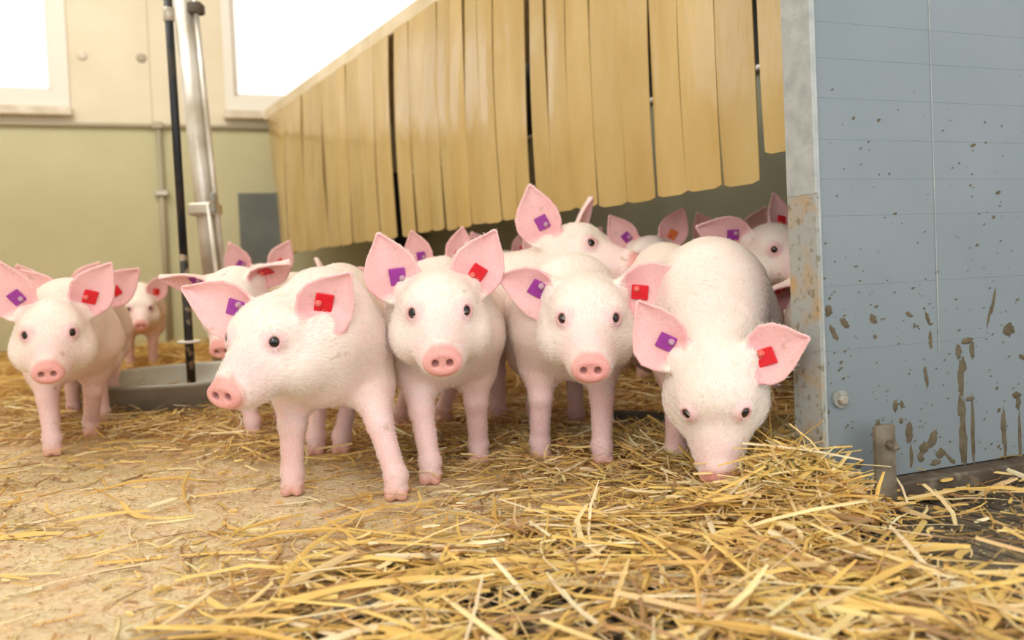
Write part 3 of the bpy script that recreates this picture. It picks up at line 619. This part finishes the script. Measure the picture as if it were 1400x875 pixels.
    for sx in (1, -1):
        dloc = unit((sx*eyed[0], eyed[1], eyed[2])); c0 = H(sx*.012, .030, .008); dv = Rh@dloc; ts = np.linspace(0, .08, 160)*hs; vals = f.sample(c0+dv[None]*ts[:, None]); k_ = np.argmax(vals > 0); sp_ = c0+dv*ts[k_]
        ec = sp_-dv*.0060*hs; er = .0106*hs; f.ell(ec+dv*.0002, np.full(3, er*1.27), k=.007)
        up = unit(Rh@np.array([0, .0, 1.])-dv*(dv@(Rh@np.array([0, 0, 1.])))); rt_ = np.cross(up, dv)
        Rm = np.stack([rt_, dv, up], 1); f.ell(ec+dv*er*1.0, np.array([.0068, .0105, .0078])*hs, Rm, .0022, True); eyes.append((ec, er, dv))
    V, Q = f.surf()
    G = f.grad(V); hl = (V-hc)@Rh/hs; n_ = len(V); rs = np.random.default_rng(seed)
    col = np.repeat(BODY[None], n_, 0)
    def blend(c, w_): nonlocal col; w_ = np.clip(w_, 0, 1)[:, None]; col = col*(1-w_)+c*w_
    wh = np.clip((.13-np.linalg.norm(hl-[0, .02, 0], axis=1))/.05, 0, 1)
    blend(CREAM, wh*.9); blend(CREAM, np.clip((V[:, 2]-.30*s)/.05, 0, 1)*.8)
    lowz = np.clip((.20*s-V[:, 2])/.08, 0, 1)*(1-wh); blend(PINK, lowz*.75)
    blend(HOOF, np.clip((.030-V[:, 2])/.012, 0, 1)*.8); blend(DIRT, np.clip((.008-V[:, 2])/.008, 0, 1)*.5)
    blend(PINK, np.clip((hl[:, 1]-.055)/.05, 0, 1)*wh.clip(.0, 1)*.75)
    ds = np.sqrt(((hl[:, 0])/.030)**2+((hl[:, 1]-.133)/.020)**2+((hl[:, 2]+.033)/.027)**2); blend(SNT, (1.12-ds)/.3)
    dn_ = np.minimum(np.linalg.norm((hl-[.0098, .134, -.0335])/[1, 2, 1], axis=1), np.linalg.norm((hl-[-.0098, .134, -.0335])/[1, 2, 1], axis=1)); blend(SNT*.55, (.0060-dn_)/.0018)
    for ec, er, dv in eyes:
        de = np.linalg.norm(V-ec-dv*.003, axis=1)/hs; blend(PINK*.96, (.023-de)/.009*.8); blend(SNT*.75, (.0125-de)/.003*.8)
    earin = np.zeros(n_)
    for P, aa, nn, ss, sgn, ed, pts in EG:
        b_ = P(0, 0); r_ = V-b_; u = r_@aa/(ed.get('L', .110)*hs); m_ = (np.linalg.norm(V-P(.5, 0), axis=1) < .095*hs) & (u > -.1)
        ii = np.nonzero(m_)[0]
        if len(ii) == 0: continue
        sub = pts[::3]; D = np.full(len(ii), 9.)
        for k0 in range(0, len(ii), 4000):
            D[k0:k0+4000] = np.sqrt(((V[ii[k0:k0+4000], None, :].astype(np.float32)-sub[None].astype(np.float32))**2).sum(-1).min(1))
        w_ = np.zeros(n_); near = (D < .0085*hs)*np.clip((u[ii]-.02)/.12, 0, 1); inner = np.clip(G[ii]@nn*2.5+.2, 0, 1); w_[ii] = near*inner; blend(EARP, w_*.9); earin = np.maximum(earin, w_)
        w_[ii] = near*inner*np.clip((.45-u[ii])/.4, 0, 1)*.6; blend(EARP*np.array([.92, .70, .76]), w_); w_[ii] = near*(1-inner)*.45; blend(PINK, w_)
    root = empty('piglet', tuple(org), th); tag(root, label, 'piglet', group)
    body = fastmesh('body', V, Q, M['skin'], root, True, col)
    for ec, er, dv in eyes:
        m_ = MB(); ax1 = unit(np.cross(dv, UP)); ax2 = np.cross(dv, ax1); prof = [(max(er*math.sin(a), 1e-5), er*math.cos(a)) for a in np.linspace(0, math.pi, 16)]
        m_.lathe(prof, ec, 22, [ax1, ax2, dv]); vv = np.array(m_.v); c_a = (vv-ec)@dv/er
        cc = np.where(c_a[:, None] > .80, np.array([[.004, .004, .005]]), np.where(c_a[:, None] > .70, np.array([[.035, .028, .03]]), np.array([[.62, .5, .48]])))
        fastmesh('eye', vv, m_.f, M['eye'], root, True, cc)
    # tags
    for (P, aa, nn, ss, sgn, ed, pts), tc_, ndx in zip(EG, tags, (0, 1)):
        if not tc_: continue
        u0, v0 = ed.get('tag', (.30, -.05)); v0 *= sgn; p0 = P(u0, v0); e_ = .03; du = unit(P(u0+e_, v0)-P(u0-e_, v0)); dv_ = unit(P(u0, v0+e_)-P(u0, v0-e_)); nrm = unit(np.cross(dv_, du)); nrm = nrm if nrm@nn > 0 else -nrm
        ang = rs.uniform(-.5, .5); ax = du*math.cos(ang)+dv_*math.sin(ang); ay = np.cross(nrm, ax); hsz = .0132*hs
        tq_ = np.linspace(0, .03, 61); kk = int(np.argmax(f.sample(p0+nrm[None]*tq_[:, None]) > .0002)); cc = p0+nrm*(tq_[kk]+.0030); m_ = MB(); m_.box(cc, (2*hsz, 2*hsz*.92, .0034), [ax, ay, nrm], bev=.0011)
        rib = [(-.5, .0), (.0, .35), (.45, -.2)]
        for rx_, ry_ in rib: m_.box(cc+ax*hsz*rx_+ay*hsz*ry_+nrm*.0019, (.0016, hsz*.9, .0009), [ax, ay, nrm])
        to = m_.build('ear_tag', M[tc_], root)
        sc_ = cc + (aa*-.35*hsz - ss*sgn*hsz*.45)*1.0
        m_ = MB().lathe([(0, .0085), (.0022, .0085), (.0028, .0075), (.0030, .005), (.0046, .0042), (.0050, .0015), (.0050, -.002)], sc_, 18, [ax, ay, nrm])
        ob = m_.build('stud', M['stud' if tc_ == PUR else 'redstud'], to, True)
    if fur:
        # fine bristles as real hair strands
        A = V[Q]; ar = np.linalg.norm(np.cross(A[:, 2]-A[:, 0], A[:, 3]-A[:, 1]), axis=1); ctr = A.mean(1); hl2 = (ctr-hc)@Rh/hs
        keep = (ctr[:, 2] > .02) & (np.sqrt((hl2[:, 0]/.031)**2+((hl2[:, 1]-.133)/.022)**2+((hl2[:, 2]+.033)/.028)**2) > 1)
        keep &= earin[Q[:, 0]] < .35
        for ec, er, dv in eyes: keep &= np.linalg.norm(ctr-ec, axis=1) > er*1.25
        dens = np.where(np.linalg.norm(hl2-[0, .0, 0], axis=1) < .16, 2.2, 1.0)*keep*ar; dens /= dens.sum()
        fi = rs.choice(len(Q), fur, p=dens); a_, b_ = rs.random((2, fur, 1)); R0 = (A[fi, 0]*(1-a_)+A[fi, 1]*a_)*(1-b_)+(A[fi, 3]*(1-a_)+A[fi, 2]*a_)*b_
        nr = f.grad(R0); onh = np.clip((.15-np.linalg.norm((R0-hc)@Rh/hs, axis=1))/.05, 0, 1)[:, None]
        flow = np.array([0, -.8, -.6])*(1-onh)+(Rh@np.array([0, -1., -.1]))*onh; tl = flow-nr*(flow*nr).sum(1, keepdims=True); tl /= np.linalg.norm(tl, axis=1, keepdims=True)+1e-6
        d = tl*.9+nr*.26+rs.normal(0, .12, (fur, 3)); d /= np.linalg.norm(d, axis=1, keepdims=True); Ln = rs.uniform(.0035, .0085, (fur, 1))*(.8+.3*onh)
        pts = np.stack([R0-nr*.0005, R0+d*Ln*.5, R0+d*Ln+tl*Ln*.22-UP*Ln*.05], 1).astype(np.float32)
        hcv = bpy.data.hair_curves.new('fur'); hcv.add_curves([3]*fur); hcv.points.foreach_set('position', pts.ravel())
        ra = hcv.attributes.get('radius') or hcv.attributes.new('radius', 'FLOAT', 'POINT'); ra.data.foreach_set('value', np.tile(np.array([.00023, .00018, .00005], np.float32), fur))
        hcv.materials.append(M['hair']); ho = bpy.data.objects.new('fur', hcv); C.objects.link(ho); ho.parent = root; ho['kind'] = 'stuff'
    return root
exec_pigs = True
def g3(px, py): p = ground(px, py); return (p[0], p[1], 0.)
def hoofs(*pp): return [g3(x, y) for x, y in pp]
# order of feet: front +X (pig's right = image left when facing us), front -X, hind +X, hind -X
VH = .0021
HEROFUR = 34000
# A: left foreground piglet
up6 = lambda L_: [np.array(p)+[0, .012, .005] for p in L_]
fA = up6(hoofs((398, 683), (541, 690), (430, 628), (466, 626)))
piglet('piglet in left foreground with head turned left, front legs apart before the bowl', at(446, 500, 1.27)[:2], 4, at(381, 459, 1.20), (-21, 16, -4), fA, VH, s=1.0, blen=1.0,
       ears=(dict(b=(.050, -.024, .020), a=(.97, .10, .26), n=(.0, .95, .30), tip=.10, cup=.22, L=.122), dict(b=(.062, .004, .017), a=(.55, -.30, .60), n=(.55, .82, .1), tip=.10, L=.098, W=.08, tag=(.42, -.22))), fur=HEROFUR, seed=1, hs=1.03, wid=.91, bend=.012, back=-.010, rump=.018)
# B: centre piglet
fB = up6(hoofs((588, 668), (655, 640), (548, 590), (607, 583)))
piglet('piglet at the centre facing the camera with tall pointed ears', at(606, 500, 1.36)[:2], 0, at(600, 424, 1.26), (6, 15, 0), fB, VH,
       ears=(dict(b=(.050, -.03, .018), a=(.36, -.1, .90), n=(.1, .97, .1), L=.102, W=.082, tip=.04), dict(b=(.050, -.03, .018), a=(.42, -.1, .88), n=(.1, .97, .1), L=.102, W=.080, tip=.04)), fur=HEROFUR, seed=2, hs=1.04)
# C
fC = up6(hoofs((740, 637), (826, 645), (735, 594), (790, 594)))
piglet('piglet right of centre facing the camera with ears held out sideways', at(783, 500, 1.39)[:2], 3, at(803, 430, 1.27), (-4, 17, -2), fC, VH, blen=.92,
       ears=(dict(a=(.96, -.1, -.02), n=(.1, .97, .0), tip=.30, L=.090), dict(b=(.05, -.026, .022), a=(.97, .12, .04), n=(.1, .97, .1), tip=.30, L=.108)), fur=HEROFUR, seed=3, hs=1.03)
# D
fD = [np.array(g3(930, 650))+[0, .02, 0], np.array(g3(1030, 650))+[0, .03, 0], np.array(g3(935, 590)), np.array(g3(1000, 590))]
piglet('piglet beside the blue panel lowering its snout to the straw', at(975, 500, 1.30)[:2], -3, at(977, 524, 1.14), (-13, 62, 2), fD, VH, back=-.005, rump=.008, s=1.05, wid=.89,
       ears=(dict(a=(.62, -.60, .42), n=(.1, .40, .9), tip=.16, L=.10), dict(b=(.048, -.022, .024), a=(.95, -.02, .26), n=(.1, .45, .88), tip=.24, L=.088)), fur=HEROFUR, seed=4, hs=.98, bend=.034, eyed=(.62, .56, .50))
DF = [(.045, 0), (-.045, 0), (.05, -.30), (-.05, -.30)]
V3, V4, HB = .0032, .0042, 'piglets crowded behind the front row'
EU = lambda ax=.50, **k: (dict(a=(ax, -.1, .85), n=(.1, .97, .1), **k), dict(a=(ax, -.1, .85), n=(.1, .97, .1), **k))
# P1 far left, nearest of that side
piglet('piglet at the left edge walking forward, purple and red tags in upright ears', at(98, 520, 1.72)[:2], 28, at(72, 452, 1.56), (24, 18, 0), up6(hoofs((68, 628), (122, 602)))+[(.05, -.27), (-.06, -.30)], .0028,
       ears=(dict(a=(.34, -.1, .92), n=(.1, .97, .1), L=.115, W=.085, tip=.02), dict(a=(.62, -.1, .70), n=(.1, .97, .1), tip=.16, L=.11)), fur=12000, seed=5, wid=.92)
piglet('piglet behind the left edge piglet with its red-tagged ear towards the bowl', at(124, 500, 2.15)[:2], 27, at(112, 432, 1.95), (20, 20, 0), DF, V3, ears=(dict(a=(.75, -.1, .66), n=(.1, .97, .1)), dict(a=(.85, -.1, .5), n=(.1, .97, .1), tip=.2)), seed=6)
piglet('piglet furthest back in the left edge cluster, showing head top and two ears', at(84, 480, 2.62)[:2], 30, at(84, 418, 2.42), (24, 20, 0), DF, V4, ears=EU(.7), seed=7)
# P4 far
piglet('small distant piglet facing us between the left edge cluster and the black tube', at(193, 480, 3.42)[:2], 24, at(191, 421, 3.27), (25, 16, 0), DF, V4, ears=EU(.62), seed=8)
# P5 behind A
piglet('piglet just behind the left foreground piglet with drooping ears and pink snout showing', at(352, 500, 1.80)[:2], -4, at(320, 408, 1.66), (0, 34, 4), up6(hoofs((343, 603), (384, 590)))+[(.05, -.28), (-.05, -.28)], .0030,
       ears=(dict(a=(.95, .1, .30), n=(.0, .9, -.45), L=.10, cup=.24), dict(a=(.75, .1, .30), n=(.0, .8, -.5), L=.10, cup=.30)), seed=9, hs=.98)
piglet('distant piglet peeping over the backs in front of the thick shiny pipe', at(360, 480, 2.85)[:2], 16, at(358, 386, 2.66), (18, 12, 0), DF, V4, ears=EU(.52), seed=10, back=.03)
piglet('piglet seen mostly as one pointed ear over the left foreground piglet', at(505, 450, 2.42)[:2], -60, at(458, 414, 2.30), (-52, 16, 0), DF, V4, ears=(dict(a=(.5, -.1, .85), n=(.6, .8, .1)), dict(a=(.6, -.5, .1), n=(.1, .97, .1))), seed=11, tags=(None, None))
# P8, P9
piglet('piglet directly behind the centre piglet with purple and red tagged ears', at(612, 480, 2.30)[:2], 10, at(606, 380, 2.12), (6, 16, 0), DF, V3, ears=(dict(a=(.42, -.1, .88), n=(.1, .97, .1)), dict(a=(.22, -.1, .92), n=(.1, .97, .1))), seed=12, hs=.92)
piglet('background piglet showing ear tips between the centre and raised-head piglets', at(690, 480, 2.9)[:2], 4, at(690, 368, 2.70), (2, 16, 0), DF, V4, ears=EU(.66), seed=13)
piglet('background piglet mostly hidden behind the neck of the raised-head piglet', at(770, 480, 2.55)[:2], 0, at(772, 372, 2.35), (-2, 16, 0), DF, V4, ears=EU(.75), seed=14, tags=(None, RED))
# P11 raised head
piglet('piglet with raised head in profile to the right, above the right of centre piglet', at(704, 480, 1.80)[:2], 24, at(785, 348, 1.68), (56, -3, 0), DF, V3, s=1.04, back=.0,
       ears=(dict(a=(.25, -.08, .95), n=(.75, .35, .1), L=.115, W=.085, tip=.0, tag=(.34, -.05)), dict(a=(.45, .25, .85), n=(.35, .9, .1), L=.10, W=.06, cup=.3)), fur=9000, seed=15, hs=1.06, neckr=1.05)
piglet('small piglet in the background gap left of the snout-lowering piglet', at(900, 470, 2.25)[:2], 0, at(890, 352, 2.08), (-8, 12, 0), DF, V3, ears=(dict(a=(.55, -.1, .8), n=(.1, .97, .1), tip=.0), dict(a=(.5, -.1, .8), n=(.1, .97, .1))), seed=16, hs=.92, tags=(PUR, 'orange'))
piglet('piglet beside the panel edge looking right over the snout-lowering piglet', at(1036, 480, 1.98)[:2], 16, at(1058, 342, 1.84), (16, 10, 8), DF, V3, back=.02,
       ears=(dict(a=(.85, -.30, .42), n=(.42, .9, .05), L=.122, W=.095, tip=-.05), dict(a=(.05, -.3, .95), n=(.1, .97, .1), L=.095, W=.065)), fur=6000, seed=17, hs=1.0)
piglet('piglet furthest back on the right with one upright purple-tagged ear', at(1010, 470, 2.5)[:2], 0, at(1004, 350, 2.34), (-10, 14, 0), DF, V4, ears=(dict(a=(.55, -.1, .8), n=(.1, .97, .1)), dict(a=(.45, -.1, .8), n=(.1, .97, .1))), seed=18, tags=(PUR, None))
piglet('piglet almost wholly hidden behind the panel with one drooping ear showing', at(1150, 500, 1.60)[:2], -32, at(1131, 412, 1.46), (-22, 20, 0), DF, V3,
       ears=(dict(a=(.85, .25, -.30), n=(-.2, .7, -.6), L=.135, W=.085, cup=.3), dict(a=(.7, -.1, .6), n=(.1, .97, .1))), seed=19, tags=(RED, None))
# ================================================================== STRAW
STC = [srgb(*c)[:3] for c in ((240, 211, 126), (232, 199, 112), (246, 224, 158), (250, 238, 200), (224, 189, 114), (200, 162, 104), (244, 217, 132), (228, 203, 150), (178, 144, 102), (248, 234, 180))]
def stalks(P, ang, L, Wd, tilt, T, colr, seed):
    """flattened, slightly bent straw stems, vectorised: 4 rings of 4"""
    r = np.random.default_rng(seed); n = len(P); K_ = 4; tt = np.linspace(-.5, .5, K_)
    d = np.stack([np.cos(ang)*np.cos(tilt), np.sin(ang)*np.cos(tilt), np.sin(tilt)], 1); sd = np.stack([-np.sin(ang), np.cos(ang), 0*ang], 1); up = np.cross(d, sd)
    ro = r.normal(0, .5, n)[:, None]; a = sd*np.cos(ro)+up*np.sin(ro); b = -sd*np.sin(ro)+up*np.cos(ro)
    cv = r.normal(0, .07, n)[:, None]*L[:, None]; cu = r.normal(0, .02, n)[:, None]*L[:, None]; V = np.zeros((n, K_, 4, 3))
    for k, t in enumerate(tt):
        c = P+d*(L*t)[:, None]+sd*cv*(t*t*4-.5)+up*cu*(t*t*4)*-1; w_ = (Wd*(1 if 0 < k < K_-1 else r.uniform(.4, 1, n))/2)[:, None]; h = (T/2)[:, None]
        V[:, k, 0] = c-a*w_; V[:, k, 1] = c+b*h; V[:, k, 2] = c+a*w_; V[:, k, 3] = c-b*h
    base = (np.arange(n)*K_*4)[:, None]; F_ = []
    for k in range(K_-1):
        for e in range(4): F_.append(base+np.array([[k*4+e, k*4+(e+1) % 4, (k+1)*4+(e+1) % 4, (k+1)*4+e]]))
    F_.append(base+np.array([[3, 2, 1, 0]])); F_.append(base+np.array([[12, 13, 14, 15]]))
    cols = np.repeat(colr[:, None, :], K_*4, 1)
    return V.reshape(-1, 3), np.concatenate(F_, 0), cols.reshape(-1, 3)
def hgt(x, y):
    s_ = side(x, y); base = .004+.010*(1-bare(x, y))*.8+mound(x, y); return np.where(s_ > 0, .002+mound(x, y)*.8, base)
dA2 = dA[:2]; dd2 = dd[:2]; dn2 = dn[:2]
FEET = fA+fB+fC+[np.array(ground(968, 672))]
def blocked(x, y):
    q_ = np.stack([x, y], 1)-dA2; beh = (q_@dd2 > -.005) & (q_@dn2 < .004) & (q_@dn2 > -.05)
    bowl_ = (x-bc[0])**2+(y-bc[1])**2 < .27**2
    wq = (np.stack([x, y], 1)-W0[:2])@wn[:2] < .06
    ft_ = np.zeros(len(x), bool)
    for p in FEET: ft_ |= ((x-p[0])**2+(y-p[1]+.02)**2 < .032**2)
    return beh | bowl_ | wq | ft_
def scatter(n, box, dens, Lr, Wr, lift, tl, seed, name=None, angb=None, Tf=.28, pal=None):
    r = np.random.default_rng(seed); x0, x1, y0, y1 = box; xs, ys = [], []
    while sum(map(len, xs)) < n:
        x = r.uniform(x0, x1, n*2); y = r.uniform(y0, y1, n*2); k = (r.random(n*2) < dens(x, y)) & ~blocked(x, y); xs.append(x[k]); ys.append(y[k])
    x = np.concatenate(xs)[:n]; y = np.concatenate(ys)[:n]; L = r.uniform(Lr[0], Lr[1], n)**1.0; L = Lr[0]+(Lr[1]-Lr[0])*r.random(n)**2; Wd = Wr[0]+(Wr[1]-Wr[0])*r.random(n)**1.6
    ang = r.uniform(0, math.pi, n) if angb is None else r.normal(angb[0], angb[1], n)
    tilt = r.normal(0, tl, n); mh = mound(x, y); z = hgt(x, y)+lift*r.random(n)**1.5+np.abs(np.sin(tilt))*L*.35+.001
    pc = np.array(STC)[r.integers(0, len(STC), n)] if pal is None else np.array([STC[i] for i in pal])[r.integers(0, len(pal), n)]
    pc = pc*r.uniform(.85, 1.12, (n, 1))
    L = np.where(blocked(x+.02, y) | blocked(x-.02, y), np.minimum(L, .04), L)
    return stalks(np.stack([x, y, z], 1), ang, L, Wd, tilt, Wd*Tf, pc, seed+1)
inl = lambda x, y: side(x, y) < 0.0
vis = lambda x, y: np.abs(x) < .72*y+.15
parts_ = [
  scatter(3000, (-.3, 1.3, .62, 1.3), lambda x, y: (side(x, y) > -.09)*vis(x, y)*np.clip(.2+1.0*np.clip((.55-x)/.35, 0, 1)*np.clip((x+.33)/.25, 0, 1), .10, 1)*(.25+.75*(noise2(x, y, 11, 61) > -.05))*np.where((x > .36+.25*(1.1-y)) & (side(x, y) > .02), .2, 1), (.02, .17), (.0015, .008), .022, .10, 21),
  scatter(500, (-1.2, 1.3, .6, 1.15), lambda x, y: (side(x, y) > -.02)*vis(x, y)*np.where(x > .4, .15, 1)*np.clip(.3+(x+.5), .2, 1), (.02, .14), (.0015, .006), .012, .08, 22),
  scatter(7500, (-.25, 1.25, .95, 1.6), lambda x, y: inl(x, y)*vis(x, y)*(1-.85*bare(x, y)), (.015, .11), (.0012, .0055), .02, .12, 23),
  scatter(2200, (-1.3, .4, .75, 1.7), lambda x, y: inl(x, y)*vis(x, y)*(.25+.75*(noise2(x, y, 7, 31) > .1)), (.012, .10), (.001, .006), .006, .05, 24),
  scatter(10000, (-1.7, 1.3, 1.4, 2.4), lambda x, y: vis(x, y)*(1-.9*bare(x, y)), (.02, .13), (.0015, .006), .022, .12, 25),
  scatter(6000, (-3.0, 1.2, 2.2, 4.7), lambda x, y: vis(x, y)*1.0, (.04, .2), (.003, .009), .03, .12, 26, pal=(0, 1, 2, 6, 0, 1, 4)),
  scatter(3200, (.18, .62, .92, 1.5), lambda x, y: np.clip(mound(x, y)*30-.1, 0, 1), (.03, .12), (.002, .0065), .016, .28, 27, pal=(0, 2, 3, 6, 9, 1, 2)),
]
V_ = np.concatenate([p[0] for p in parts_]); off = np.cumsum([0]+[len(p[0]) for p in parts_[:-1]]); Q_ = np.concatenate([p[1]+o_2 for p, o_2 in zip(parts_, off)]); C_ = np.concatenate([p[2] for p in parts_])
ob = fastmesh('loose_straw', V_, Q_, M['straw'], litter, False, np.clip(C_, 0, 1)); ob['kind'] = 'stuff'
# fine chaff
def chaff(n, box, dens, seed):
    v, q_, c = scatter(n, box, dens, (.003, .014), (.0006, .0016), .002, .15, seed, pal=(3, 7, 8, 5, 9, 2, 4)); return v, q_, c
cp = [chaff(26000, (-1.4, .6, .75, 1.8), lambda x, y: inl(x, y)*vis(x, y)*(.25+.75*bare(x, y)), 41), chaff(3000, (-.2, 1.2, .65, 1.3), lambda x, y: (side(x, y) > 0)*vis(x, y), 43)]
V_ = np.concatenate([p[0] for p in cp]); Q_ = np.concatenate([cp[0][1], cp[1][1]+len(cp[0][0])]); C_ = np.concatenate([p[2] for p in cp])
ob = fastmesh('chaff', V_, Q_, M['straw'], litter, False, np.clip(C_, 0, 1)); ob['kind'] = 'stuff'
# the largest stems one by one
big = []; rb = np.random.default_rng(77)
for k in range(14):
    L = rb.uniform(.09, .26); v, q_, c = stalks(np.zeros((1, 3)), np.zeros(1), np.array([L]), np.array([rb.uniform(.0038, .0085)]), np.zeros(1), np.array([.0016]), np.array([STC[(0, 1, 2, 6, 3, 0, 6)[k % 7]]]), 500+k)
    big.append(fastmesh('straw_stalk', v, q_, M['straw'], litter, False, c))
cnt = 0; used = set()
while cnt < 260:
    if rb.random() < .68: x, y = rb.uniform(-.35, 1.1), rb.uniform(.66, 1.18)
    else: x, y = rb.uniform(-.7, .5), rb.uniform(.85, 1.6)
    if not (abs(x) < .66*y and not blocked(np.array([x]), np.array([y]))[0]): continue
    sd_ = side(x, y)
    if bare(x, y) > .4 and sd_ < -.1 and rb.random() < .75: continue
    if x > .38+.25*(1.1-y) and sd_ > .02 and rb.random() < .86: continue
    k = int(rb.integers(0, 14)); o = big[k]
    if k in used: o = big[k].copy(); C.objects.link(o); o.parent = litter
    used.add(k)
    z = float(hgt(np.array([x]), np.array([y]))[0]) + rb.uniform(.006, .026)*(1 if sd_ > -.1 else .5)
    o.location = (x, y, z); o.rotation_euler = (rb.normal(0, .5), rb.normal(0, .05), rb.normal(.0, .55) if rb.random() < .7 else rb.uniform(0, 3.14)); cnt += 1
